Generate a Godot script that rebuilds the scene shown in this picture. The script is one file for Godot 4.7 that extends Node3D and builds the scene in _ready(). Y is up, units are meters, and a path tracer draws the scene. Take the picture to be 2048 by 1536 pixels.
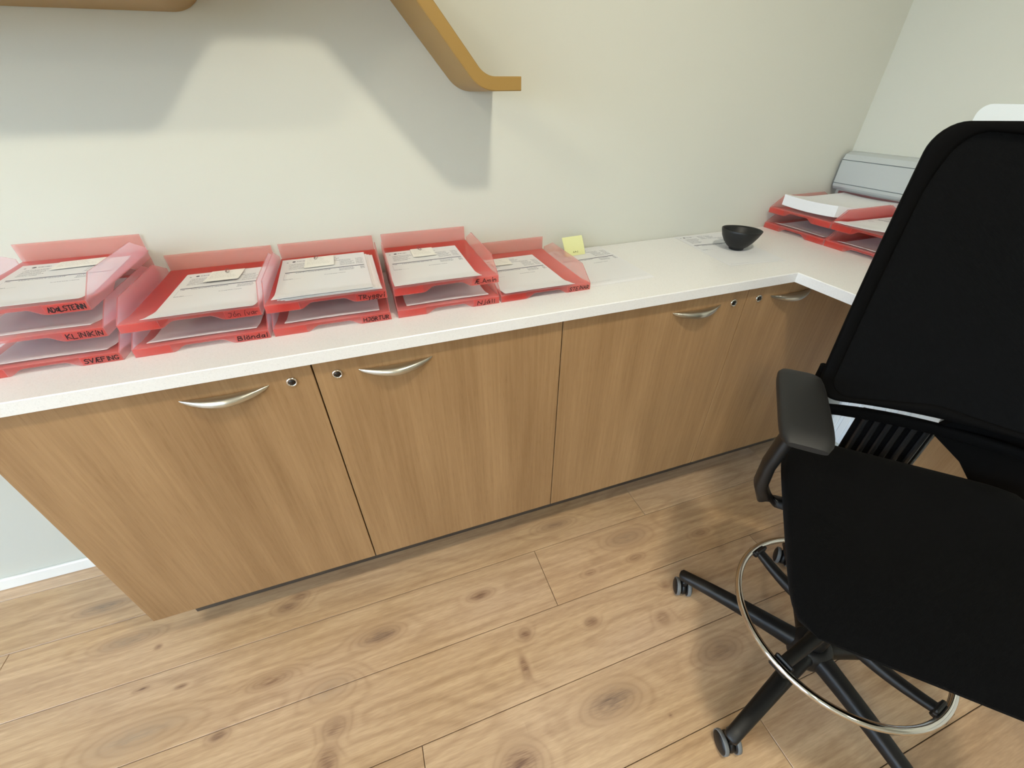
extends Node3D

# ------------------------------------------------------------------ measured set-out (metres, y up; back wall z = 0)
const TOP := 0.917          # worktop surface
const DEEP := 0.434         # worktop depth
const THICK := 0.0284
const FRONT := 0.414        # face of the doors
const DOOR := 0.6
const DOOR_LOW := 0.1614
const RIGHT := 2.579        # wall on the right
const RETURN_X := 1.9436    # front edge of the worktop's right leg
const LEFT := -2.1
const NEAR := 3.9
const HIGH := 2.6

var M := {}
var taken := {}
var rng := RandomNumberGenerator.new()


func _ready() -> void:
	rng.seed = 7
	# camera
	var cam := Camera3D.new()
	cam.name = "camera"
	cam.fov = 85.7505
	cam.near = 0.02
	cam.far = 60.0
	cam.transform = Transform3D(Basis(Vector3(0.94439, -0.00805, 0.32872), Vector3(0.19587, 0.81677, -0.5427), Vector3(-0.26412, 0.57691, 0.77293)), Vector3(0.767, 1.3565, 1.2723))
	add_child(cam)
	cam.current = true
	# sky, exposure
	var env := Environment.new()
	env.background_mode = Environment.BG_SKY
	var sky := Sky.new()
	var sm := ProceduralSkyMaterial.new()
	sm.sky_top_color = Color(0.77, 0.88, 1.0)
	sm.sky_horizon_color = Color(0.84, 0.92, 1.0)
	sm.ground_bottom_color = Color(0.46, 0.5, 0.5)
	sm.ground_horizon_color = Color(0.66, 0.72, 0.73)
	sm.sun_angle_max = 0.0
	sm.sky_energy_multiplier = 1.0
	sky.sky_material = sm
	env.sky = sky
	env.background_energy_multiplier = 11.5
	env.tonemap_mode = Environment.TONE_MAPPER_LINEAR
	env.tonemap_exposure = 0.9
	env.sdfgi_enabled = true
	env.ssao_enabled = true
	env.ssil_enabled = true
	var we := WorldEnvironment.new()
	we.name = "world"
	we.environment = env
	add_child(we)
	# ceiling lamps: x, z, energy
	var lamps := [[1.25, 1.32, 2.7], [-0.66, 1.32, 2.0], [1.25, 3.0, 0.9], [-0.62, 3.0, 2.4]]

	materials()
	room(lamps)
	cabinets()
	shelf()
	right_side()
	trays()
	loose_things()
	chair()


# ------------------------------------------------------------------ small helpers
func numbered(called: String) -> String:
	if not taken.has(called):
		taken[called] = 0
		return called
	taken[called] += 1
	return "%s_%03d" % [called, taken[called]]


func tag(o: Node3D, label: String, category: String, group := "", kind := "") -> Node3D:
	if label:
		o.set_meta("label", label)
	if category:
		o.set_meta("category", category)
	if group:
		o.set_meta("group", group)
	if kind:
		o.set_meta("kind", kind)
	return o


func thing(called: String, label: String, category: String, at := Vector3.ZERO, turn := 0.0, group := "") -> Node3D:
	var o := Node3D.new()
	o.name = numbered(called)
	add_child(o, true)
	o.position = at
	o.rotation.y = turn
	tag(o, label, category, group)
	return o


func part(called: String, st: SurfaceTool, m: Material, parent: Node, smooth := true) -> MeshInstance3D:
	var o := MeshInstance3D.new()
	o.name = called
	st.generate_normals()
	o.mesh = st.commit()
	o.material_override = m
	parent.add_child(o, true)
	return o


# a plate whose cut edges, where one looks along the plastic, are a denser surface
func plate(called: String, poly: PackedVector2Array, z0: float, z1: float, x: Transform3D, parent: Node) -> MeshInstance3D:
	var st := begin()
	var rim := begin()
	prism(st, poly, z0, z1, x, Vector2.ZERO, rim)
	st.generate_normals()
	rim.generate_normals()
	var am := ArrayMesh.new()
	am.add_surface_from_arrays(Mesh.PRIMITIVE_TRIANGLES, st.commit_to_arrays())
	am.add_surface_from_arrays(Mesh.PRIMITIVE_TRIANGLES, rim.commit_to_arrays())
	am.surface_set_material(0, M.red)
	am.surface_set_material(1, M.red_edge)
	var o := MeshInstance3D.new()
	o.name = called
	o.mesh = am
	parent.add_child(o, true)
	return o


func single(called: String, st: SurfaceTool, m: Material, label: String, category: String, at := Vector3.ZERO, turn := 0.0, group := "") -> MeshInstance3D:
	var o := part(numbered(called), st, m, self)
	o.position = at
	o.rotation.y = turn
	tag(o, label, category, group)
	return o


func struct(called: String, st: SurfaceTool, m: Material, parent: Node = self) -> MeshInstance3D:
	var o := part(called, st, m, parent)
	o.set_meta("kind", "structure")
	return o


func begin(smooth := false) -> SurfaceTool:
	var st := SurfaceTool.new()
	st.begin(Mesh.PRIMITIVE_TRIANGLES)
	st.set_smooth_group(0 if smooth else -1)
	return st


# corners counter-clockwise as seen from outside
func tri(st: SurfaceTool, a: Vector3, b: Vector3, c: Vector3, ua := Vector2.ZERO, ub := Vector2.ZERO, uc := Vector2.ZERO) -> void:
	st.set_uv(ua); st.add_vertex(a)
	st.set_uv(uc); st.add_vertex(c)
	st.set_uv(ub); st.add_vertex(b)


func quad(st: SurfaceTool, a: Vector3, b: Vector3, c: Vector3, d: Vector3, ua := Vector2.ZERO, ub := Vector2.ZERO, uc := Vector2.ZERO, ud := Vector2.ZERO) -> void:
	tri(st, a, b, c, ua, ub, uc)
	tri(st, a, c, d, ua, uc, ud)


func flat_uv(p: Vector3, n: Vector3, off: Vector2) -> Vector2:
	var a := n.abs()
	if a.y >= a.x and a.y >= a.z:
		return Vector2(p.x, p.z) + off
	if a.x > a.z:
		return Vector2(p.z, -p.y) + off
	return Vector2(p.x, -p.y) + off


func face(st: SurfaceTool, pts: Array, n: Vector3, x: Transform3D, off: Vector2) -> void:
	# a flat convex face of corners in any order round it, turned so that it looks along n
	st.set_smooth_group(-1)
	var c: Vector3 = (pts[1] - pts[0]).cross(pts[2] - pts[0])
	if c.dot(n) < 0.0:
		pts.reverse()
	for k in range(1, pts.size() - 1):
		tri(st, x * pts[0], x * pts[k], x * pts[k + 1], flat_uv(pts[0], n, off), flat_uv(pts[k], n, off), flat_uv(pts[k + 1], n, off))


# a box from lo to hi with chamfered edges
func box(st: SurfaceTool, lo: Vector3, hi: Vector3, b := 0.0, x := Transform3D.IDENTITY, off := Vector2.ZERO) -> void:
	var c := (lo + hi) / 2.0
	var h := (hi - lo) / 2.0
	b = minf(b, minf(h.x, minf(h.y, h.z)) * 0.95)
	for ax in 3:
		var u := (ax + 1) % 3
		var v := (ax + 2) % 3
		for s in [-1.0, 1.0]:
			var n := Vector3.ZERO
			n[ax] = s
			var pts := []
			for q in [[-1, -1], [1, -1], [1, 1], [-1, 1]]:
				var p := Vector3.ZERO
				p[ax] = s * h[ax]
				p[u] = q[0] * (h[u] - b)
				p[v] = q[1] * (h[v] - b)
				pts.append(c + p)
			face(st, pts, n, x, off)
	if b <= 0.0:
		return
	for ax in 3:   # edges along ax
		var u := (ax + 1) % 3
		var v := (ax + 2) % 3
		for su in [-1.0, 1.0]:
			for sv in [-1.0, 1.0]:
				var n := Vector3.ZERO
				n[u] = su
				n[v] = sv * 0.99
				var pts := []
				for q in [[-1, 0], [1, 0], [1, 1], [-1, 1]]:
					var p := Vector3.ZERO
					p[ax] = q[0] * (h[ax] - b)
					p[u] = su * (h[u] - (b if q[1] == 1 else 0.0))
					p[v] = sv * (h[v] - (0.0 if q[1] == 1 else b))
					pts.append(c + p)
				face(st, pts, n, x, off)
	for sx in [-1.0, 1.0]:
		for sy in [-1.0, 1.0]:
			for sz in [-1.0, 1.0]:
				var s := Vector3(sx, sy, sz)
				face(st, [c + s * Vector3(h.x, h.y - b, h.z - b), c + s * Vector3(h.x - b, h.y, h.z - b), c + s * Vector3(h.x - b, h.y - b, h.z)], s, x, off)


# a polygon in x, y pushed along z from z0 to z1
func prism(st: SurfaceTool, poly: PackedVector2Array, z0: float, z1: float, x := Transform3D.IDENTITY, off := Vector2.ZERO, rim: SurfaceTool = null) -> void:
	if Geometry2D.is_polygon_clockwise(poly):
		poly.reverse()
	var t := Geometry2D.triangulate_polygon(poly)
	for k in range(0, t.size(), 3):
		var a := poly[t[k]]
		var b := poly[t[k + 1]]
		var c := poly[t[k + 2]]
		face(st, [Vector3(a.x, a.y, z1), Vector3(b.x, b.y, z1), Vector3(c.x, c.y, z1)], Vector3.BACK, x, off)
		face(st, [Vector3(a.x, a.y, z0), Vector3(b.x, b.y, z0), Vector3(c.x, c.y, z0)], Vector3.FORWARD, x, off)
	for k in poly.size():
		var a := poly[k]
		var b := poly[(k + 1) % poly.size()]
		var n := Vector3(b.y - a.y, a.x - b.x, 0)
		if n.length() > 1e-7:
			face(rim if rim else st, [Vector3(a.x, a.y, z0), Vector3(b.x, b.y, z0), Vector3(b.x, b.y, z1), Vector3(a.x, a.y, z1)], n, x, off)


# rings of equal count, joined; ring order anticlockwise seen from the end it moves towards
func loft(st: SurfaceTool, rings: Array, caps := true, shut := false, x := Transform3D.IDENTITY) -> void:
	st.set_smooth_group(0)
	var m: int = rings[0].size()
	var last := rings.size() if shut else rings.size() - 1
	for k in last:
		var a: PackedVector3Array = rings[k]
		var b: PackedVector3Array = rings[(k + 1) % rings.size()]
		for j in m:
			var i := (j + 1) % m
			quad(st, x * a[j], x * a[i], x * b[i], x * b[j], Vector2(float(j) / m, k), Vector2(float(j + 1) / m, k), Vector2(float(j + 1) / m, k + 1), Vector2(float(j) / m, k + 1))
	if caps and not shut:
		st.set_smooth_group(-1)
		for e in 2:
			var r: PackedVector3Array = rings[0] if e == 0 else rings[-1]
			var c := Vector3.ZERO
			for p in r:
				c += p / m
			for j in m:
				var i := (j + 1) % m
				if e == 0:
					tri(st, x * c, x * r[i], x * r[j])
				else:
					tri(st, x * c, x * r[j], x * r[i])


func lathe(st: SurfaceTool, profile: Array, segs := 32, x := Transform3D.IDENTITY, caps := false) -> void:
	var rings := []
	for p in profile:
		var r := PackedVector3Array()
		for k in segs:
			var a := -TAU * k / segs
			r.append(Vector3(p[0] * cos(a), p[1], p[0] * sin(a)))
		rings.append(r)
	loft(st, rings, caps, false, x)


# a tube along points; radius per point (Vector2: across, up)
func tube(st: SurfaceTool, path: Array, radii: Array, segs := 12, shut := false, up := Vector3.UP, power := 2.0, x := Transform3D.IDENTITY) -> void:
	var rings := []
	for k in path.size():
		var before: Vector3 = path[k - 1] if k > 0 else (path[-1] if shut else path[0])
		var after: Vector3 = path[k + 1] if k + 1 < path.size() else (path[0] if shut else path[-1])
		var dir := (after - before).normalized()
		var side := dir.cross(up)
		side = (side if side.length() > 1e-4 else dir.cross(Vector3.RIGHT)).normalized()
		var top := side.cross(dir).normalized()
		var rad = radii[mini(k, radii.size() - 1)]
		var r2: Vector2 = rad if rad is Vector2 else Vector2(rad, rad)
		var r := PackedVector3Array()
		for j in segs:
			var a := TAU * j / segs
			var ca := cos(a)
			var sa := sin(a)
			r.append(path[k] + side * (r2.x * signf(ca) * pow(absf(ca), 2.0 / power)) + top * (r2.y * signf(sa) * pow(absf(sa), 2.0 / power)))
		rings.append(r)
	loft(st, rings, true, shut, x)


# a sheet of thickness t over u, v in 0..1 (v towards the reader), from f(u, v) -> Vector3
func sheet(st: SurfaceTool, f: Callable, nu: int, nv: int, t: float) -> void:
	for a in nv:
		for b in nu:
			var u0 := float(b) / nu
			var u1 := float(b + 1) / nu
			var v0 := float(a) / nv
			var v1 := float(a + 1) / nv
			var p0: Vector3 = f.call(u0, v0)
			var p1: Vector3 = f.call(u1, v0)
			var p2: Vector3 = f.call(u1, v1)
			var p3: Vector3 = f.call(u0, v1)
			var d := Vector3(0, -t, 0)
			st.set_smooth_group(1)
			quad(st, p0, p3, p2, p1, Vector2(u0, v0), Vector2(u0, v1), Vector2(u1, v1), Vector2(u1, v0))
			st.set_smooth_group(2)
			quad(st, p0 + d, p1 + d, p2 + d, p3 + d)
			st.set_smooth_group(-1)
			if a == 0:
				quad(st, p0, p1, p1 + d, p0 + d)
			if a == nv - 1:
				quad(st, p3, p3 + d, p2 + d, p2)
			if b == 0:
				quad(st, p0, p0 + d, p3 + d, p3)
			if b == nu - 1:
				quad(st, p1, p2, p2 + d, p1 + d)


# ------------------------------------------------------------------ materials
func mat(c: Color, rough := 0.6, metal := 0.0, spec := 0.5) -> StandardMaterial3D:
	var m := StandardMaterial3D.new()
	m.albedo_color = c
	m.roughness = rough
	m.metallic = metal
	m.metallic_specular = spec
	return m


func noise(w: int, h: int, freq: float, s: int, oct := 4, big_w := 0, big_h := 0) -> PackedByteArray:
	var n := FastNoiseLite.new()
	n.noise_type = FastNoiseLite.TYPE_SIMPLEX_SMOOTH
	n.seed = s
	n.frequency = freq
	n.fractal_octaves = oct
	var im := n.get_seamless_image(w, h) if oct < 0 else n.get_image(w, h)
	im.convert(Image.FORMAT_L8)
	if big_w:
		im.resize(big_w, big_h, Image.INTERPOLATE_CUBIC)
	return im.get_data()


func picture(w: int, h: int, d: PackedByteArray) -> ImageTexture:
	return ImageTexture.create_from_image(Image.create_from_data(w, h, false, Image.FORMAT_RGB8, d))


# veneer for all four doors in one picture, 2.4 m wide and 0.9 m high
func door_texture(w: int, h: int, s: int) -> ImageTexture:
	var broad := noise(96, 6, 0.05, s, 2, w, h)
	var bands := noise(220, 6, 0.11, s + 1, 3, w, h)
	var fine := noise(1024, 12, 0.22, s + 2, 3, w, h)
	var pores := noise(2048, 40, 0.42, s + 3, 2, w, h)
	var d := PackedByteArray()
	d.resize(w * h * 3)
	var dark := Color(0.53, 0.405, 0.27)
	var light := Color(0.68, 0.545, 0.39)
	for k in w * h:
		var t := 0.56 + (broad[k] - 128) / 255.0 * 0.45 + (bands[k] - 128) / 255.0 * 0.42 + (fine[k] - 128) / 255.0 * 0.36
		var p := (pores[k] - 128) / 255.0
		if p > 0.1:
			t -= (p - 0.1) * 0.8
		t = clampf(t, 0.0, 1.0)
		d[k * 3] = int(255.0 * lerpf(dark.r, light.r, t))
		d[k * 3 + 1] = int(255.0 * lerpf(dark.g, light.g, t))
		d[k * 3 + 2] = int(255.0 * lerpf(dark.b, light.b, t))
	return picture(w, h, d)


# oak boards, one picture of FW by FH metres laid from FX, FZ; knots: x, z, half length, half width, darkness, grey
const FX := -0.75
const FZ := 0.057
const FW := 3.0
const FH := 1.4455
const KNOTS := [
	[0.569, 0.577, 0.06, 0.022, 0.8, 0.55], [0.891, 0.56, 0.035, 0.013, 0.8, 0.1], [0.989, 0.722, 0.022, 0.02, 0.7, 0.1], [1.197, 0.759, 0.022, 0.014, 0.65, 0.1],
	[0.957, 0.806, 0.012, 0.03, 0.7, 0.0], [1.152, 0.963, 0.075, 0.03, 0.75, 0.6], [0.421, 0.833, 0.025, 0.03, 0.7, 0.1], [-0.276, 0.191, 0.075, 0.018, 0.7, 0.95],
	[-0.153, 0.338, 0.07, 0.02, 0.65, 0.9], [-0.066, 0.389, 0.008, 0.006, 0.9, 0.1], [-0.074, 0.5, 0.016, 0.005, 0.95, 0.3], [0.029, 0.529, 0.013, 0.005, 0.95, 0.2],
	[0.264, 0.596, 0.05, 0.016, 0.7, 0.1], [0.439, 0.771, 0.03, 0.02, 0.75, 0.2], [0.153, 0.687, 0.022, 0.012, 0.75, 0.3], [1.271, 0.611, 0.022, 0.01, 0.7, 0.1],
	[1.448, 0.614, 0.03, 0.012, 0.6, 0.1], [1.458, 0.532, 0.09, 0.03, 0.45, 0.6], [1.487, 0.734, 0.018, 0.014, 0.6, 0.0], [1.415, 0.82, 0.02, 0.016, 0.65, 0.1],
	[1.282, 1.038, 0.006, 0.004, 1.0, 0.2], [1.235, 0.395, 0.05, 0.014, 0.5, 0.4], [0.329, 0.365, 0.02, 0.01, 0.8, 0.3], [0.293, 0.392, 0.03, 0.014, 0.6, 0.3],
	[0.871, 1.0, 0.05, 0.035, 0.7, 0.1], [1.734, 0.607, 0.03, 0.012, 0.6, 0.1], [1.519, 0.955, 0.06, 0.025, 0.5, 0.4], [0.427, 0.67, 0.07, 0.03, 0.3, 0.9], [-0.05, 0.62, 0.14, 0.04, 0.35, 0.9],
]


func floor_texture(w: int, h: int) -> ImageTexture:
	var slow := noise(72, 256, 0.020, 31, 2, w, h)
	var warp := noise(128, 192, 0.03, 32, 3, w, h)
	var streak := noise(64, 1024, 0.07, 33, 4, w, h)
	var fine := noise(200, 1024, 0.4, 34, 2, w, h)
	var tone := noise(64, 64, 0.05, 35, 3, w, h)
	var field := PackedFloat32Array()
	field.resize(w * h)
	var dark := PackedFloat32Array()
	dark.resize(w * h)
	var grey := PackedFloat32Array()
	grey.resize(w * h)
	for k in w * h:
		field[k] = slow[k] * 0.020 + warp[k] * 0.007
	var sx := w / FW
	var sz := h / FH
	for q in KNOTS:
		var cx: float = (q[0] - FX) * sx
		var cz: float = (q[1] - FZ) * sz
		var rx: float = q[2] * sx
		var rz: float = q[3] * sz
		var reach := 3.2
		for y in range(maxi(0, int(cz - rz * reach)), mini(h, int(cz + rz * reach))):
			for x in range(maxi(0, int(cx - rx * reach)), mini(w, int(cx + rx * reach))):
				var k := y * w + x
				var wob := (warp[k] - 128) / 255.0 * 0.9
				var ex := (x - cx) / rx
				var ez := (y - cz) / rz
				var r2 := ex * ex + ez * ez
				var g := exp(-r2 * (0.55 + wob))
				field[k] += 4.5 * g * minf(1.0, q[2] / 0.05)
				var rough := 0.55 + (fine[k] - 128) / 255.0 * 1.1 + (streak[k] - 128) / 255.0 * 1.0
				var core: float = exp(-r2 * (1.0 + wob)) * q[4] * clampf(rough, 0.0, 1.4) * 1.25
				dark[k] = maxf(dark[k], core)
				if core > 0.02:
					grey[k] = maxf(grey[k], q[5] * g)
	var d := PackedByteArray()
	d.resize(w * h * 3)
	for k in w * h:
		var f := field[k]
		var ring := 0.5 + 0.5 * cos(f * TAU)
		ring = ring * ring * ring
		var t := 0.62 - ring * 0.15 + (streak[k] - 128) / 255.0 * 0.50 + (fine[k] - 128) / 255.0 * 0.34
		t = clampf(t, 0.0, 1.0)
		var o := (tone[k] - 128) / 255.0
		var r := lerpf(0.590, 0.835, t) + o * 0.05
		var g := lerpf(0.465, 0.715, t) + o * 0.06
		var b := lerpf(0.345, 0.57, t) + o * 0.09
		var c := dark[k]
		if c > 0.01:
			var gr := grey[k]
			r = lerpf(r, lerpf(0.36, 0.44, gr), minf(c, 1.0))
			g = lerpf(g, lerpf(0.23, 0.39, gr), minf(c, 1.0))
			b = lerpf(b, lerpf(0.16, 0.35, gr), minf(c, 1.0))
		d[k * 3] = int(clampf(r, 0, 1) * 255)
		d[k * 3 + 1] = int(clampf(g, 0, 1) * 255)
		d[k * 3 + 2] = int(clampf(b, 0, 1) * 255)
	return picture(w, h, d)


func ink(im: Image, x: float, y: float, w: float, h: float, c: Color) -> void:
	var s := Vector2(im.get_width(), im.get_height())
	im.fill_rect(Rect2i(int(x * s.x), int(y * s.y), maxi(1, int(w * s.x)), maxi(1, int(h * s.y))), c)


func words(im: Image, x: float, y: float, w: float, h: float, c: Color) -> void:
	# a printed line too small to read: broken grey strokes
	var s := Vector2(im.get_width(), im.get_height())
	var at := int(x * s.x)
	while at < int((x + w) * s.x):
		var n := rng.randi_range(2, 7)
		for k in n:
			var k2 := c.lerp(Color.WHITE, rng.randf_range(0.0, 0.35))
			im.fill_rect(Rect2i(at + k, int(y * s.y) + rng.randi_range(0, 1), 1, maxi(1, int(h * s.y))), k2)
		at += n + rng.randi_range(1, 3)


func form_texture() -> ImageTexture:
	var im := Image.create(512, 736, false, Image.FORMAT_RGB8)
	im.fill(Color(0.90, 0.90, 0.905))
	var g := Color(0.34, 0.34, 0.39)
	for k in 22:   # the round mark at the head of the form
		for j in 22:
			if (k - 11) * (k - 11) + (j - 11) * (j - 11) < 110:
				im.set_pixel(60 + k, 40 + j, Color(0.22, 0.22, 0.26))
	ink(im, 0.055, 0.075, 0.02, 0.012, g)
	words(im, 0.175, 0.062, 0.12, 0.016, Color(0.4, 0.4, 0.45))
	for k in 6:
		words(im, 0.09, 0.13 + k * 0.027, rng.randf_range(0.14, 0.32), 0.009, g)
	for k in 4:
		words(im, 0.40, 0.06 + k * 0.03, 0.10, 0.01, g)
		words(im, 0.53, 0.06 + k * 0.03, rng.randf_range(0.1, 0.17), 0.01, g)
	for k in 6:
		words(im, 0.69, 0.15 + k * 0.027, rng.randf_range(0.12, 0.17), 0.009, g)
		words(im, 0.88, 0.15 + k * 0.027, 0.08, 0.009, g)
	for q in [[0.68, 0.142, 0.29, 0.002], [0.68, 0.31, 0.29, 0.002], [0.68, 0.142, 0.003, 0.17], [0.967, 0.142, 0.003, 0.17]]:
		ink(im, q[0], q[1], q[2], q[3], Color(0.72, 0.72, 0.75))
	ink(im, 0.06, 0.343, 0.91, 0.016, Color(0.24, 0.26, 0.32))
	words(im, 0.07, 0.37, 0.05, 0.01, g)
	words(im, 0.18, 0.372, 0.38, 0.01, g)
	for k in 3:
		words(im, 0.67, 0.38 + k * 0.022, 0.17, 0.011, Color(0.45, 0.45, 0.5))
		words(im, 0.92, 0.38 + k * 0.022, 0.045, 0.011, g)
	ink(im, 0.055, 0.375, 0.003, 0.14, Color(0.6, 0.6, 0.64))
	ink(im, 0.968, 0.345, 0.003, 0.09, Color(0.6, 0.6, 0.64))
	words(im, 0.50, 0.487, 0.24, 0.008, g)
	ink(im, 0.055, 0.515, 0.19, 0.003, Color(0.66, 0.66, 0.7))
	words(im, 0.055, 0.505, 0.10, 0.007, g)
	ink(im, 0.05, 0.955, 0.92, 0.002, Color(0.72, 0.72, 0.76))
	words(im, 0.06, 0.965, 0.3, 0.006, Color(0.66, 0.66, 0.7))
	return ImageTexture.create_from_image(im)


func slip_texture(c: Color) -> ImageTexture:
	var im := Image.create(128, 128, false, Image.FORMAT_RGB8)
	im.fill(c)
	for k in 7:
		words(im, 0.08, 0.1 + k * 0.1, rng.randf_range(0.3, 0.8), 0.03, c.darkened(0.25))
	return ImageTexture.create_from_image(im)


func materials() -> void:
	M.wall = mat(Color(0.80, 0.80, 0.755), 0.85)
	M.white_paint = mat(Color(0.92, 0.92, 0.90), 0.45)
	M.ceiling = mat(Color(0.88, 0.89, 0.88), 0.9)
	M.quartz = mat(Color(0.88, 0.88, 0.87), 0.32)
	var n := FastNoiseLite.new()
	n.noise_type = FastNoiseLite.TYPE_VALUE
	n.frequency = 0.35
	n.fractal_octaves = 2
	var nt := NoiseTexture2D.new()
	nt.noise = n
	nt.width = 512
	nt.height = 512
	nt.seamless = true
	var ramp := Gradient.new()
	ramp.offsets = PackedFloat32Array([0.0, 0.16, 0.3, 1.0])
	ramp.colors = PackedColorArray([Color(0.80, 0.795, 0.785), Color(0.86, 0.855, 0.845), Color(0.885, 0.88, 0.87), Color(0.905, 0.90, 0.89)])
	nt.color_ramp = ramp
	M.quartz.albedo_color = Color.WHITE
	M.quartz.albedo_texture = nt
	M.quartz.uv1_triplanar = true
	M.quartz.uv1_scale = Vector3(3.3, 3.3, 3.3)
	M.oak = mat(Color.WHITE, 0.5)
	M.oak.albedo_texture = door_texture(2048, 512, 11)
	M.oak.uv1_scale = Vector3(1.0 / 2.4, 1.0 / 0.93, 1)
	M.oak.metallic_specular = 0.35
	M.floor = mat(Color.WHITE, 0.34)
	M.floor.albedo_texture = floor_texture(2048, 1024)
	M.floor.uv1_scale = Vector3(1.0 / FW, 1.0 / FH, 1)
	M.floor.uv1_offset = Vector3(-FX / FW, -FZ / FH, 0)
	M.floor.metallic_specular = 0.6
	M.floor_pale = M.floor.duplicate()
	M.floor_pale.albedo_color = Color(1.0, 0.99, 0.97)
	M.floor_deep = M.floor.duplicate()
	M.floor_deep.albedo_color = Color(0.955, 0.94, 0.925)
	M.groove = mat(Color(0.10, 0.075, 0.055), 0.9)
	M.plinth = mat(Color(0.30, 0.26, 0.22), 0.6)
	M.satin = mat(Color(0.80, 0.79, 0.75), 0.3, 1.0)
	M.chrome = mat(Color(0.85, 0.84, 0.82), 0.08, 1.0)
	M.dark_metal = mat(Color(0.28, 0.26, 0.25), 0.22, 1.0)
	M.hole = mat(Color(0.03, 0.03, 0.03), 0.6)
	M.shelf = mat(Color(0.60, 0.47, 0.24), 0.42)
	M.red = red_plastic()
	M.red_floor = red_plastic()
	M.red_floor.albedo_color.a = 0.6
	M.red_tab = red_plastic()
	M.red_edge = red_plastic()
	M.red_edge.albedo_color = Color(0.72, 0.07, 0.06, 0.7)
	M.ink = mat(Color(0.05, 0.05, 0.07), 0.6)
	M.paper = mat(Color(0.91, 0.91, 0.915), 0.8)
	M.paper.backlight_enabled = true
	M.paper.backlight = Color(0.4, 0.4, 0.4)
	M.form = mat(Color.WHITE, 0.8)
	M.form.albedo_texture = form_texture()
	M.form.backlight_enabled = true
	M.form.backlight = Color(0.5, 0.5, 0.5)
	M.slip = mat(Color.WHITE, 0.8)
	M.slip.albedo_texture = slip_texture(Color(0.915, 0.91, 0.885))
	M.yellow = mat(Color(0.86, 0.87, 0.64), 0.8)
	M.wire = mat(Color(0.6, 0.6, 0.62), 0.3, 1.0)
	M.bowl = mat(Color(0.035, 0.042, 0.045), 0.5)
	M.alu = mat(Color(0.76, 0.78, 0.78), 0.45, 0.3)
	M.alu_cap = mat(Color(0.5, 0.52, 0.53), 0.5)
	M.plastic_white = mat(Color(0.93, 0.95, 0.95), 0.4)
	M.black = mat(Color(0.028, 0.028, 0.03), 0.5)
	M.matt_black = mat(Color(0.021, 0.02, 0.021), 0.8, 0.0, 0.2)
	M.arm_pad = mat(Color(0.075, 0.075, 0.075), 0.55)
	M.fabric = mat(Color(0.02, 0.02, 0.021), 0.95, 0.0, 0.2)
	M.fabric.rim_enabled = true
	M.fabric.rim = 0.15
	M.net = mat(Color(0.045, 0.047, 0.05), 0.9, 0.0, 0.2)
	var weave := Image.create(64, 64, false, Image.FORMAT_RGB8)
	weave.fill(Color(0.5, 0.5, 0.5))
	for y in 64:
		for x in 64:
			var v := 0.5 + 0.35 * sin(x * TAU / 8.0) * sin(y * TAU / 8.0)
			weave.set_pixel(x, y, Color(v, v, v))
	for m in [M.fabric, M.net]:
		m.heightmap_enabled = true
		m.heightmap_texture = ImageTexture.create_from_image(weave)
		m.heightmap_scale = 0.05
		m.uv1_triplanar = true
		m.uv1_scale = Vector3(60, 60, 60)
	M.tyre = mat(Color(0.42, 0.43, 0.43), 0.6)
	M.lamp = mat(Color(1, 1, 1), 0.5)
	M.lamp.emission_enabled = true
	M.lamp.emission = Color(1.0, 0.93, 0.82)
	M.lamp.emission_energy_multiplier = 4.0
	M.glass = mat(Color(1, 1, 1, 0.05), 0.02)
	M.glass.transparency = BaseMaterial3D.TRANSPARENCY_ALPHA
	M.hidden = mat(Color(0.55, 0.43, 0.30), 0.6)


func red_plastic() -> StandardMaterial3D:
	var m := mat(Color(0.91, 0.17, 0.05, 0.36), 0.3, 0.0, 0.1)
	m.transparency = BaseMaterial3D.TRANSPARENCY_ALPHA
	m.backlight_enabled = true
	m.backlight = Color(1, 1, 1)
	return m


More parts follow.
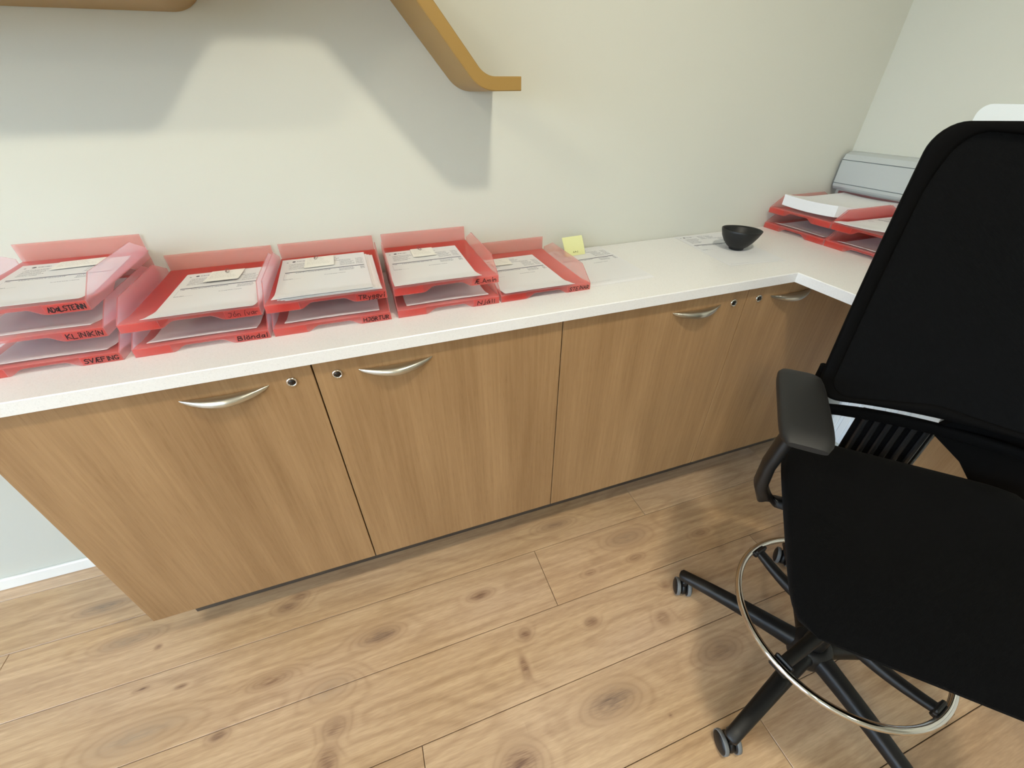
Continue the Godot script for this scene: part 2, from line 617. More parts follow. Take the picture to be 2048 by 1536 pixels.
# ------------------------------------------------------------------ the room
func room(lamps: Array) -> void:
	var fl := begin()
	box(fl, Vector3(LEFT - 0.2, -0.2, -0.2), Vector3(RIGHT + 0.2, -0.012, NEAR + 0.2))
	var f := struct("floor", fl, M.groove)
	var row := 0
	var z := FZ
	var ends := {0: 0.9, 1: 1.587, 2: 1.12, 3: 1.9, 4: 0.649, 5: 1.5, 6: 0.2}
	var long := 2.067
	z = FZ - 0.2065
	row = -1
	while z < NEAR:
		var e: float = ends.get(row, fmod(absf(row) * 0.77, long))
		var x := e
		while x > LEFT:
			x -= long
		while x < RIGHT:
			var x0 := maxf(x, LEFT)
			var x1 := minf(x + long, RIGHT)
			var z0 := maxf(z, 0.0)
			var z1 := minf(z + 0.2065, NEAR)
			if x1 - x0 > 0.02 and z1 - z0 > 0.01:
				var st := begin()
				var off := Vector2.ZERO
				if row < 0 or row > 6:
					off = Vector2(rng.randf() * FW, 0)
				box(st, Vector3(x0 + 0.0007, -0.0125, z0 + 0.0007), Vector3(x1 - 0.0007, 0.0, z1 - 0.0007), 0.0010, Transform3D.IDENTITY, off)
				part("plank", st, [M.floor, M.floor_pale, M.floor_deep, M.floor][rng.randi_range(0, 3)], f)
			x += long
		z += 0.2065
		row += 1
	var wb := begin()
	box(wb, Vector3(LEFT - 0.2, 0.0, -0.2), Vector3(RIGHT + 0.2, HIGH, 0.0))
	struct("wall_back", wb, M.wall)
	var wr := begin()
	box(wr, Vector3(RIGHT, 0.0, 0.0), Vector3(RIGHT + 0.2, HIGH, NEAR))
	struct("wall_right", wr, M.wall)
	var wf := begin()
	var fx0 := -1.5
	var fx1 := -0.75
	var fy0 := 0.95
	box(wf, Vector3(LEFT - 0.2, 0.0, NEAR), Vector3(RIGHT + 0.2, fy0, NEAR + 0.2))
	box(wf, Vector3(LEFT - 0.2, 2.35, NEAR), Vector3(RIGHT + 0.2, HIGH, NEAR + 0.2))
	box(wf, Vector3(LEFT - 0.2, fy0, NEAR), Vector3(fx0, 2.35, NEAR + 0.2))
	box(wf, Vector3(fx1, fy0, NEAR), Vector3(RIGHT + 0.2, 2.35, NEAR + 0.2))
	struct("wall_front", wf, M.wall)
	var w2 := begin()
	for k in 4:
		var xx := lerpf(fx0, fx1 - 0.05, k / 3.0)
		box(w2, Vector3(xx, fy0, NEAR + 0.06), Vector3(xx + 0.05, 2.35, NEAR + 0.12), 0.004)
	box(w2, Vector3(fx0, fy0, NEAR + 0.06), Vector3(fx1, fy0 + 0.05, NEAR + 0.12), 0.004)
	box(w2, Vector3(fx0, 2.3, NEAR + 0.06), Vector3(fx1, 2.35, NEAR + 0.12), 0.004)
	var win2 := struct("window_2", w2, M.white_paint)
	var g2 := begin()
	box(g2, Vector3(fx0 + 0.03, fy0 + 0.03, NEAR + 0.087), Vector3(fx1 - 0.03, 2.32, NEAR + 0.093))
	part("pane", g2, M.glass, win2)
	# left wall with a wide window
	var wz0 := 0.5
	var wz1 := 3.5
	var wy0 := 0.25
	var wy1 := 2.35
	var wl := begin()
	box(wl, Vector3(LEFT - 0.2, 0, 0), Vector3(LEFT, wy0, NEAR))
	box(wl, Vector3(LEFT - 0.2, wy1, 0), Vector3(LEFT, HIGH, NEAR))
	box(wl, Vector3(LEFT - 0.2, wy0, 0), Vector3(LEFT, wy1, wz0))
	box(wl, Vector3(LEFT - 0.2, wy0, wz1), Vector3(LEFT, wy1, NEAR))
	struct("wall_left", wl, M.wall)
	var wn := begin()
	for k in 4:
		var zz := lerpf(wz0, wz1 - 0.05, k / 3.0)
		box(wn, Vector3(LEFT - 0.12, wy0, zz), Vector3(LEFT - 0.06, wy1, zz + 0.05), 0.004)
	box(wn, Vector3(LEFT - 0.12, wy0, wz0), Vector3(LEFT - 0.06, wy0 + 0.05, wz1), 0.004)
	box(wn, Vector3(LEFT - 0.12, wy1 - 0.05, wz0), Vector3(LEFT - 0.06, wy1, wz1), 0.004)
	var win := struct("window_1", wn, M.white_paint)
	var gl := begin()
	box(gl, Vector3(LEFT - 0.093, wy0 + 0.03, wz0 + 0.03), Vector3(LEFT - 0.087, wy1 - 0.03, wz1 - 0.03))
	part("pane", gl, M.glass, win)
	var ce := begin()
	box(ce, Vector3(LEFT - 0.2, HIGH, -0.2), Vector3(RIGHT + 0.2, HIGH + 0.2, NEAR + 0.2))
	var ceil := struct("ceiling", ce, M.ceiling)
	for q in lamps:
		var rim := begin(true)
		lathe(rim, [[0.085, 0.0], [0.11, 0.0], [0.112, -0.006], [0.105, -0.010], [0.09, -0.008], [0.085, 0.0]], 40)
		var r := part("downlight", rim, M.white_paint, ceil)
		r.position = Vector3(q[0], HIGH, q[1])
		var disc := begin()
		lathe(disc, [[0.0001, -0.004], [0.086, -0.004], [0.086, -0.002], [0.0001, -0.002]], 40)
		part("diffuser", disc, M.lamp, r)
		var l := SpotLight3D.new()
		l.name = "downlight_beam"
		l.position = Vector3(q[0], HIGH - 0.02, q[1])
		l.rotation.x = -PI / 2
		l.light_color = Color(1.0, 0.97, 0.89)
		l.light_energy = q[2]
		l.spot_angle = 80.0
		l.spot_range = 12.0
		l.spot_attenuation = 2.0
		l.spot_angle_attenuation = 0.6
		l.light_size = 0.085
		l.shadow_enabled = true
		add_child(l)
	# baseboards
	var bb := begin()
	box(bb, Vector3(LEFT, 0.0, 0.0), Vector3(RIGHT, 0.048, 0.012), 0.003)
	struct("baseboard_back", bb, M.white_paint)
	var br := begin()
	box(br, Vector3(RIGHT - 0.012, 0.0, 0.012), Vector3(RIGHT, 0.048, NEAR), 0.003)
	struct("baseboard_right", br, M.white_paint)


# ------------------------------------------------------------------ worktop and cabinets
func cabinets() -> void:
	var st := begin()
	var lo := TOP - THICK
	var b := 0.0018
	var g := 0.002
	# L in plan, with a small chamfer all round the top edge
	var left := -1.15
	var near := 0.95
	var plan := [Vector2(left, g), Vector2(RIGHT - g, g), Vector2(RIGHT - g, near), Vector2(RETURN_X, near), Vector2(RETURN_X, DEEP), Vector2(left, DEEP)]
	var inner := [Vector2(left + b, g + b), Vector2(RIGHT - g - b, g + b), Vector2(RIGHT - g - b, near - b), Vector2(RETURN_X + b, near - b), Vector2(RETURN_X + b, DEEP - b), Vector2(left + b, DEEP - b)]
	for k in 6:
		var a: Vector2 = plan[k]
		var c: Vector2 = plan[(k + 1) % 6]
		var ai: Vector2 = inner[k]
		var ci: Vector2 = inner[(k + 1) % 6]
		quad(st, Vector3(a.x, lo, a.y), Vector3(a.x, TOP - b, a.y), Vector3(c.x, TOP - b, c.y), Vector3(c.x, lo, c.y))
		quad(st, Vector3(a.x, TOP - b, a.y), Vector3(ai.x, TOP, ai.y), Vector3(ci.x, TOP, ci.y), Vector3(c.x, TOP - b, c.y))
	for e in 2:
		var p: Array = inner if e == 0 else plan
		var y := TOP if e == 0 else lo
		for q in [[0, 1, 4, 5], [1, 2, 3, 4]]:
			face(st, [Vector3(p[q[0]].x, y, p[q[0]].y), Vector3(p[q[1]].x, y, p[q[1]].y), Vector3(p[q[2]].x, y, p[q[2]].y), Vector3(p[q[3]].x, y, p[q[3]].y)], Vector3.UP if e == 0 else Vector3.DOWN, Transform3D.IDENTITY, Vector2.ZERO)
	single("worktop", st, M.quartz, "white stone L-shaped worktop running along the wall and turning the corner", "worktop")

	cabinet(0.0, "oak veneer two-door wall-hung cabinet at the left end, under the red trays", true)
	cabinet(1.2, "oak veneer two-door wall-hung cabinet in the corner, under the small black bowl", false)


func handle(st: SurfaceTool) -> void:
	# half-moon pull: straight where it meets the door, swelling outwards and rounded in front
	var rings := []
	var n := 32
	for k in n + 1:
		var t := -1.0 + 2.0 * k / n
		var o := 1.0 - pow(absf(t), 1.7)
		var out := 0.031 * o + 0.0008
		var hh := 0.0008 + 0.0098 * pow(o, 0.6)
		var r := PackedVector3Array()
		for j in 20:
			var a := TAU * j / 20.0
			var ca := cos(a)
			var sa := sin(a)
			r.append(Vector3(t * 0.0838, -hh + hh * signf(sa) * pow(absf(sa), 0.8), out * (0.5 + 0.5 * signf(ca) * pow(absf(ca), 0.75))))
		rings.append(r)
	loft(st, rings, true)


func cabinet(x0: float, label: String, first: bool) -> void:
	var t := thing("cabinet", label, "cabinet", Vector3(x0, 0, 0))
	var top := TOP - THICK
	var s := begin()
	box(s, Vector3(0.001, DOOR_LOW, 0.014), Vector3(0.019, top, FRONT - 0.021), 0.0, Transform3D.IDENTITY, Vector2(0.3, 0))
	box(s, Vector3(1.181, DOOR_LOW, 0.014), Vector3(1.199, top, FRONT - 0.021), 0.0, Transform3D.IDENTITY, Vector2(0.3, 0))
	box(s, Vector3(0.019, DOOR_LOW, 0.014), Vector3(1.181, DOOR_LOW + 0.018, FRONT - 0.021))
	box(s, Vector3(0.019, top - 0.018, 0.014), Vector3(1.181, top, FRONT - 0.021))
	box(s, Vector3(0.019, DOOR_LOW + 0.018, 0.014), Vector3(1.181, top - 0.018, 0.024))
	part("carcass", s, M.hidden, t)
	var p := begin()
	box(p, Vector3(0.02 if first else 0.0, 0.0, 0.03), Vector3(1.2, DOOR_LOW, 0.31), 0.001)
	part("plinth", p, M.plinth, t)
	for k in 2:
		var d := begin()
		var g0 := 0.0022 if not (k == 0 and not first) else 0.0012
		box(d, Vector3(k * DOOR + (0.0015 if k else (0.0 if first else 0.0015)), DOOR_LOW, FRONT - 0.0195), Vector3(k * DOOR + DOOR - 0.0015, top - 0.003, FRONT), 0.0008, Transform3D.IDENTITY, Vector2(x0, 0))
		var door := part("door", d, M.oak, t)
		var h := begin(true)
		handle(h)
		var hd := part("handle", h, M.satin, door)
		hd.position = Vector3(DOOR - 0.1765 if k == 0 else DOOR + 0.1765, 0.8455, FRONT)
		var l := begin(true)
		lathe(l, [[0.0113, 0.0], [0.0113, 0.0022], [0.0098, 0.0038], [0.0078, 0.0038], [0.0074, 0.0020], [0.0001, 0.0020]], 28)
		var lk := part("lock", l, M.chrome, door)
		lk.position = Vector3(DOOR - 0.047 if k == 0 else DOOR + 0.047, 0.8435, FRONT)
		lk.rotation.x = PI / 2
		var co := begin(true)
		lathe(co, [[0.0074, 0.0021], [0.0070, 0.0030], [0.0052, 0.0042], [0.0001, 0.0046]], 24)
		var core := part("lock_core", co, M.dark_metal, door)
		core.position = lk.position
		core.rotation.x = PI / 2
		var kh := begin()
		box(kh, Vector3(-0.0009, 0.0036, -0.0042), Vector3(0.0009, 0.0050, 0.0042))
		var keyhole := part("keyhole", kh, M.hole, door)
		keyhole.position = lk.position
		keyhole.rotation.x = PI / 2


# ------------------------------------------------------------------ the bent shelf above
func shelf() -> void:
	# underside of the band in x, y with radii at the bends, then offset upwards by its thickness
	var mid := [[-0.9, 1.506], [0.515, 1.506], [0.655, 1.646], [0.838, 1.646], [1.069, 1.371], [1.156, 1.371]]
	var radius := 0.062
	var line: Array[Vector2] = []
	for k in mid.size():
		var p := Vector2(mid[k][0], mid[k][1])
		if k == 0 or k == mid.size() - 1:
			line.append(p)
			continue
		var a := (Vector2(mid[k - 1][0], mid[k - 1][1]) - p).normalized()
		var b := (Vector2(mid[k + 1][0], mid[k + 1][1]) - p).normalized()
		var half := a.angle_to(b) / 2.0
		var cut := minf(radius / absf(tan(half)), 0.085)
		var r := cut * absf(tan(half))
		var c := p + (a + b).normalized() * (r / absf(sin(half)))
		var from := (p + a * cut - c).angle()
		var to := (p + b * cut - c).angle()
		for j in 11:
			line.append(c + Vector2.from_angle(lerp_angle(from, to, j / 10.0)) * r)
	var t := 0.013
	var up: Array[Vector2] = []
	var dn: Array[Vector2] = []
	for k in line.size():
		var d := (line[mini(k + 1, line.size() - 1)] - line[maxi(k - 1, 0)]).normalized()
		var nn := Vector2(-d.y, d.x)
		up.append(line[k] + nn * t)
		dn.append(line[k] - nn * t)
	var st := begin()
	var z0 := 0.002
	var z1 := 0.217
	var e := 0.0015
	for k in line.size() - 1:
		var a := up[k]
		var b := up[k + 1]
		var c := dn[k + 1]
		var d := dn[k]
		st.set_smooth_group(1)
		quad(st, v3(a, z0), v3(a, z1 - e), v3(b, z1 - e), v3(b, z0))
		st.set_smooth_group(2)
		quad(st, v3(d, z0), v3(c, z0), v3(c, z1 - e), v3(d, z1 - e))
		st.set_smooth_group(3)
		var ai := a.lerp(d, 0.06)
		var bi := b.lerp(c, 0.06)
		var ci := c.lerp(b, 0.06)
		var di := d.lerp(a, 0.06)
		st.set_smooth_group(4)
		quad(st, v3(ai, z1), v3(di, z1), v3(ci, z1), v3(bi, z1))
		st.set_smooth_group(5)
		quad(st, v3(a, z1 - e), v3(ai, z1), v3(bi, z1), v3(b, z1 - e))
		st.set_smooth_group(6)
		quad(st, v3(di, z1), v3(d, z1 - e), v3(c, z1 - e), v3(ci, z1))
		st.set_smooth_group(7)
		quad(st, v3(a, z0), v3(b, z0), v3(c, z0), v3(d, z0))
	for k in [0, line.size() - 1]:
		face(st, [v3(up[k], z0), v3(up[k], z1 - e), v3(dn[k], z1 - e), v3(dn[k], z0)], Vector3(-1 if k == 0 else 1, 0, 0), Transform3D.IDENTITY, Vector2.ZERO)
		face(st, [v3(up[k], z1 - e), v3(up[k].lerp(dn[k], 0.06), z1), v3(dn[k].lerp(up[k], 0.06), z1), v3(dn[k], z1 - e)], Vector3(-1 if k == 0 else 1, 0, 0), Transform3D.IDENTITY, Vector2.ZERO)
	single("wall_shelf", st, M.shelf, "ochre wooden wall shelf bent in slopes and flats, its foot ending above the trays", "shelf")


func v3(p: Vector2, z: float) -> Vector3:
	return Vector3(p.x, p.y, z)


# ------------------------------------------------------------------ things on the right wall
func right_side() -> void:
	var t := thing("cable_trunking", "grey aluminium cable trunking on the right wall above the corner trays", "trunking", Vector3(RIGHT, 1.10, 0.012))
	# profiles in (-x, y), pushed along z: a dark channel, and three strips with gaps between
	var back := PackedVector2Array([Vector2(-0.001, -0.060), Vector2(-0.044, -0.060), Vector2(-0.048, -0.045), Vector2(-0.048, 0.045), Vector2(-0.040, 0.055), Vector2(-0.001, 0.061)])
	var st := begin()
	prism(st, back, 0.003, 2.4)
	part("channel", st, M.alu_cap, t)
	for q in [["lower_strip", [Vector2(-0.001, -0.062), Vector2(-0.042, -0.062), Vector2(-0.050, -0.052), Vector2(-0.052, -0.0415), Vector2(-0.046, -0.0415), Vector2(-0.043, -0.059), Vector2(-0.001, -0.059)]], ["cover", [Vector2(-0.0465, -0.039), Vector2(-0.052, -0.039), Vector2(-0.052, 0.0365), Vector2(-0.0465, 0.0365)]], ["upper_strip", [Vector2(-0.001, 0.0605), Vector2(-0.027, 0.0590), Vector2(-0.040, 0.054), Vector2(-0.046, 0.039), Vector2(-0.0515, 0.039), Vector2(-0.044, 0.056), Vector2(-0.028, 0.0625), Vector2(-0.001, 0.064)]]]:
		var sp := begin()
		prism(sp, PackedVector2Array(q[1]), 0.002, 2.4)
		part(q[0], sp, M.alu, t)
	var cp := begin()
	prism(cp, PackedVector2Array([Vector2(-0.001, -0.062), Vector2(-0.042, -0.062), Vector2(-0.052, -0.045), Vector2(-0.052, 0.039), Vector2(-0.044, 0.056), Vector2(-0.028, 0.0625), Vector2(-0.001, 0.064)]), 0.0, 0.0018)
	part("end_cap", cp, M.alu_cap, t)

	# white wall unit whose rounded corner shows above the chair
	var st2 := begin()
	var w := PackedVector2Array()
	for c in [[0.0, 0.22, 1], [0.0, 0.0, 2], [0.36, 0.0, 3], [0.36, 0.22, 0]]:
		var r := 0.03
		var cx: float = c[0] + (r if c[0] == 0.0 else -r)
		var cy: float = c[1] + (r if c[1] == 0.0 else -r)
		for j in 7:
			var a: float = PI / 2 * c[2] + PI / 2 * j / 6.0
			w.append(Vector2(cx + r * cos(a), cy + r * sin(a)))
	# turned so that its x runs along z and its depth along -x
	var x := Transform3D(Basis(Vector3(0, 0, 1), Vector3(0, 1, 0), Vector3(-1, 0, 0)), Vector3.ZERO)
	prism(st2, w, 0.0, 0.018, x)
	single("wall_unit", st2, M.plastic_white, "white flat wall unit with rounded corner, just showing above the chair back", "wall unit", Vector3(RIGHT - 0.001, 1.097, 0.335))

	# radiator below the right leg of the worktop
	var rd := thing("radiator", "white ribbed radiator under the right worktop, seen through the gap in the chair", "radiator", Vector3(RIGHT - 0.013, 0.12, 0.43))
	var body := begin()
	box(body, Vector3(-0.075, 0.0, 0.0), Vector3(-0.03, 0.52, 0.298), 0.006)
	part("panel", body, M.plastic_white, rd)
	for k in 7:
		var rb := begin()
		box(rb, Vector3(-0.083, 0.02, 0.012 + k * 0.0355), Vector3(-0.075, 0.50, 0.036 + k * 0.0355), 0.003)
		part("rib", rb, M.plastic_white, rd)
	for zz in [0.05, 0.22]:
		var br := begin()
		box(br, Vector3(-0.03, 0.1, zz), Vector3(-0.001, 0.42, zz + 0.03))
		part("bracket", br, M.plastic_white, rd)


	var sp := begin()
	box(sp, Vector3(0, 0, 0), Vector3(0.03, TOP - THICK, 0.195), 0.001, Transform3D.IDENTITY, Vector2(0.4, 0))
	single("support_panel", sp, M.oak, "oak panel under the right worktop next to the radiator, glimpsed through the chair", "panel", Vector3(RIGHT - 0.09, 0, 0.745))


# ------------------------------------------------------------------ letter trays
const TW := 0.2525
const TD := 0.33
const TH := 0.0555


func rise(z: float) -> float:
	# height of a tray's floor at z: level, then up to the front lip
	return 0.0135 + 0.0055 * smoothstep(0.27, 0.328, z) + 0.002 * smoothstep(0.05, 0.0, z)


var tray_proto: Node3D


func make_tray() -> Node3D:
	var t := Node3D.new()
	var th := 0.0022
	var fl := begin(true)
	sheet(fl, func(u, v): return Vector3(lerpf(th, TW - th, u), rise(v * (TD - th)), v * (TD - th)), 2, 26, th)
	part("tray_floor", fl, M.red_floor, t)
	plate("back_wall", PackedVector2Array([Vector2(0.004, 0.012), Vector2(TW - 0.004, 0.012), Vector2(TW - 0.004, TH - 0.0005), Vector2(0.004, TH - 0.0005)]), 0.0, th, Transform3D.IDENTITY, t)
	# side walls: x runs along -z of the prism, so that the profile is in z, y
	var side := PackedVector2Array([Vector2(0.012, 0.0), Vector2(0.10, 0.0), Vector2(0.125, 0.011), Vector2(0.21, 0.011), Vector2(0.235, 0.0), Vector2(TD, 0.0), Vector2(TD, 0.0185), Vector2(0.276, TH - 0.0003), Vector2(0.074, TH - 0.0003), Vector2(0.012, 0.026)])
	var turn := Transform3D(Basis(Vector3(0, 0, 1), Vector3(0, 1, 0), Vector3(-1, 0, 0)), Vector3.ZERO)
	for k in 2:
		plate("side_wall", side, 0.0, th, turn.translated_local(Vector3(0, 0, -th if k == 0 else -TW)), t)
	# front apron with two feet and the arch between
	var ap := PackedVector2Array([Vector2(th, 0.0), Vector2(0.067, 0.0)])
	for j in range(1, 10):
		var a := j / 9.0
		ap.append(Vector2(lerpf(0.067, 0.095, a), 0.0125 * smoothstep(0.0, 1.0, a)))
	for j in range(0, 9):
		var a := j / 9.0
		ap.append(Vector2(TW - lerpf(0.095, 0.067, a), 0.0125 * smoothstep(0.0, 1.0, 1.0 - a)))
	ap.append_array(PackedVector2Array([Vector2(TW - 0.067, 0.0), Vector2(TW - th, 0.0), Vector2(TW - th, 0.0188), Vector2(th, 0.0188)]))
	plate("front_apron", ap, TD - th, TD - 0.0001, Transform3D.IDENTITY, t)
	for k in 2:
		var tb := begin()
		box(tb, Vector3(0.0005 if k == 0 else TW - 0.0675, 0.0006, TD), Vector3(0.0675 if k == 0 else TW - 0.0005, 0.0182, TD + 0.0016), 0.0006)
		part("label_tab" if k == 1 else "blank_tab", tb, M.red_tab, t)
	return t


# letters as strokes on a grid 4 wide and 6 high
const GLYPH := {
	"A": "0,0 2,6 4,0|1,2 3,2", "D": "0,0 0,6 2.4,5.6 4,3.5 3.6,1.4 2,0 0,0", "L": "0,6 0,0 3.4,0.2", "S": "4,5.2 2.4,6 0.6,5 1,3.4 3.2,2.6 3.6,1 2,0 0,0.7", "T": "0,5.8 4,6|2,6 1.8,0",
	"E": "3.6,6 0.2,5.8 0,0 3.7,0.2|0,3 2.8,3.1", "I": "1,0 1.2,6", "N": "0,0 0.2,6 3.6,0.2 3.8,6", "K": "0,0 0,6|3.6,6 0.2,2.8 3.8,0", "i": "1,0 1,4|1,5.6 1.3,6.6", "V": "0,6 1.8,0 4,6", "Æ": "0,0 2,6 4.6,6|0.8,2.4 2.1,2.4|2.1,6 2.2,0 4.8,0|2.1,3 4.2,3",
	"F": "0,0 0,6 3.6,5.9|0,3.2 2.8,3.2", "G": "4,5 2.4,6 0.6,5 0,2.6 1,0.4 3,0.2 4,2 2.6,2.4", "J": "1,6 3.6,6 3,1.2 1.6,0 0.2,0.9", "O": "2,6 0.4,4.6 0.2,1.6 1.8,0 3.6,1.2 3.8,4.4 2,6", "ó": "1.6,4 0.3,3 0.4,0.8 1.6,0 2.9,1 2.9,3 1.6,4|1.6,5.2 2.4,6.6",
	"Í": "1,0 1,5|1,5.8 1.8,7.2", "v": "0,4 1.3,0 2.8,4", "a": "2.8,3.6 1.2,4 0.1,2 0.8,0.2 2.4,1 2.8,3.8 2.9,0", "r": "0,0 0.1,4|0.1,2.8 1.4,4 2.4,3.6", "B": "0,0 0,6 2.6,5.6 2.4,3.6 0.2,3.2 3.2,2.6 3,0.6 0,0", "l": "0.8,6.2 0.8,0", "ö": "1.6,4 0.3,3 0.4,0.8 1.6,0 2.9,1 2.9,3 1.6,4|0.8,5.2 0.9,5.9|2.3,5.2 2.4,5.9",
	"n": "0,0 0.2,4|0.2,2.8 1.6,4 2.6,3 2.6,0", "d": "2.7,3.4 1.2,4 0.1,2 0.9,0.1 2.6,1|2.8,6.2 2.7,0", "R": "0,0 0,6 2.8,5.4 2.6,3.4 0.2,3 3.6,0", "y": "0,4 1.4,1|2.8,4 0.8,-2", "g": "2.8,3.6 1.2,4 0.1,2.4 1,0.8 2.7,1.8|2.8,4 2.6,-1.2 1,-2 0.1,-1", "H": "0,0 0,6|0,3 3.8,3.1|3.8,6 3.9,0", "Ö": "2,5 0.4,4 0.2,1.4 1.8,0 3.6,1.2 3.8,3.6 2,5|1.2,6 1.3,6.8|2.8,6 2.9,6.8",
	"U": "0,6 0.2,1.4 1.8,0 3.4,1.2 3.8,6", "m": "0,0 0.1,4|0.1,3 1.2,4 1.9,3 1.9,0|1.9,3 3.1,4 3.8,3 3.8,0", ".": "0.6,0 0.9,0.5", "j": "1.6,4 1.5,-0.8 0.2,-1.4|1.6,5.4 1.8,6", "á": "2.8,3.6 1.2,4 0.1,2 0.8,0.2 2.4,1 2.8,3.8 2.9,0|1.4,5.2 2.2,6.6", "2": "0.2,5 1.8,6 3.2,4.6 0.2,0.2 3.6,0.2", "z": "0.2,4 2.6,4 0.2,0 2.8,0",
}


func handwriting(text: String, width: float, height: float, pen: float) -> SurfaceTool:
	var st := begin()
	var at := 0.0
	var strokes := []
	for ch in text:
		if ch == " ":
			at += 2.2
			continue
		var reach := 0.0
		var lift := rng.randf_range(-0.35, 0.35)
		for s in GLYPH[ch].split("|"):
			var pts := []
			for q in s.split(" "):
				var c: PackedStringArray = q.split(",")
				var p := Vector2(float(c[0]) + rng.randf_range(-0.15, 0.15), float(c[1]) + rng.randf_range(-0.2, 0.2) + lift)
				reach = maxf(reach, p.x)
				pts.append(p + Vector2(at + p.y * 0.08, 0))
			strokes.append(pts)
		at += reach + 1.2
	var sx := width / maxf(at - 1.2, 1.0)
	var sy := height / 6.0
	for pts in strokes:
		for k in pts.size():
			var p := Vector2(pts[k].x * sx, pts[k].y * sy)
			var dot := []
			for j in 8:
				dot.append(Vector3(p.x + pen * 0.5 * cos(TAU * j / 8), p.y + pen * 0.5 * sin(TAU * j / 8), 0))
			for j in range(1, 7):
				tri(st, dot[0], dot[j], dot[j + 1])
			if k + 1 < pts.size():
				var q := Vector2(pts[k + 1].x * sx, pts[k + 1].y * sy)
				var n := (q - p).orthogonal().normalized() * pen * 0.5
				quad(st, Vector3(p.x - n.x, p.y - n.y, 0), Vector3(p.x + n.x, p.y + n.y, 0), Vector3(q.x + n.x, q.y + n.y, 0), Vector3(q.x - n.x, q.y - n.y, 0))
	return st


func place_tray(at: Vector3, turn: float, label: String, text := "", group := "red letter trays", pen := 0.0013) -> Node3D:
	var t: Node3D
	if tray_proto == null:
		tray_proto = make_tray()
		t = tray_proto.duplicate()
	else:
		t = tray_proto.duplicate()
	t.name = numbered("letter_tray")
	add_child(t, true)
	t.position = at
	t.rotation.y = turn
	tag(t, label, "letter tray", group)
	if text:
		var tab: Node = t.get_node("label_tab")
		var long := minf(0.057, 0.0088 * text.length())
		var st := handwriting(text, long, 0.0094, pen)
		var o := part("lettering", st, M.ink, tab)
		o.position = Vector3(TW - 0.063 + (0.058 - long) * 0.4, 0.0045, TD + 0.00185)
	return t


# a sheet lying in a tray whose corner is at `at`; x0..x1 across, z0 back edge, length, lift above the tray floor
func tray_sheet(called: String, at: Vector3, x0: float, x1: float, z0: float, length: float, lift: float, m: Material, label: String, group: String, skew := 0.0, category := "paper", thick := 0.0006, turn := 0.0) -> MeshInstance3D:
	var st := begin(true)
	var f := func(u: float, v: float) -> Vector3:
		var z := z0 + v * length
		var y := rise(minf(z, TD)) + 0.0008 + lift + thick
		if z > TD - 0.004:
			y += (z - TD + 0.004) * 0.25
		y += 0.004 * smoothstep(0.6, 1.0, v) * smoothstep(0.25, 0.36, z)
		y += 0.0012 * sin(u * 2.6 + 0.4) * smoothstep(0.5, 1.0, v)
		return Vector3(lerpf(x0, x1, u) + skew * (v - 0.5), y, z)
	sheet(st, f, 6, 26, thick)
	return single(called, st, m, label, category, at, turn, group)


func clip(at: Vector3, turn: float, label: String) -> void:
	var p := [Vector3(-0.003, 0, -0.012), Vector3(-0.003, 0, 0.010), Vector3(-0.0015, 0, 0.0135), Vector3(0.0015, 0, 0.0135), Vector3(0.003, 0, 0.010), Vector3(0.003, 0, -0.014), Vector3(0.0015, 0, -0.017), Vector3(-0.0032, 0, -0.017), Vector3(-0.0048, 0, -0.014), Vector3(-0.0048, 0, 0.006)]
	var st := begin(true)
	tube(st, p, [0.0006], 6)
	single("paper_clip", st, M.wire, label, "paper clip", at, turn, "paper clips on the forms in the trays")


func slip(at: Vector3, w: float, h: float, turn: float, label: String, curl := 0.004) -> void:
	var st := begin(true)
	sheet(st, func(u, v): return Vector3((u - 0.5) * w, curl * v * v + 0.0012, v * h), 4, 8, 0.0005)
	single("note_slip", st, M.slip, label, "note", at, turn, "cream slips clipped to the forms in the trays")


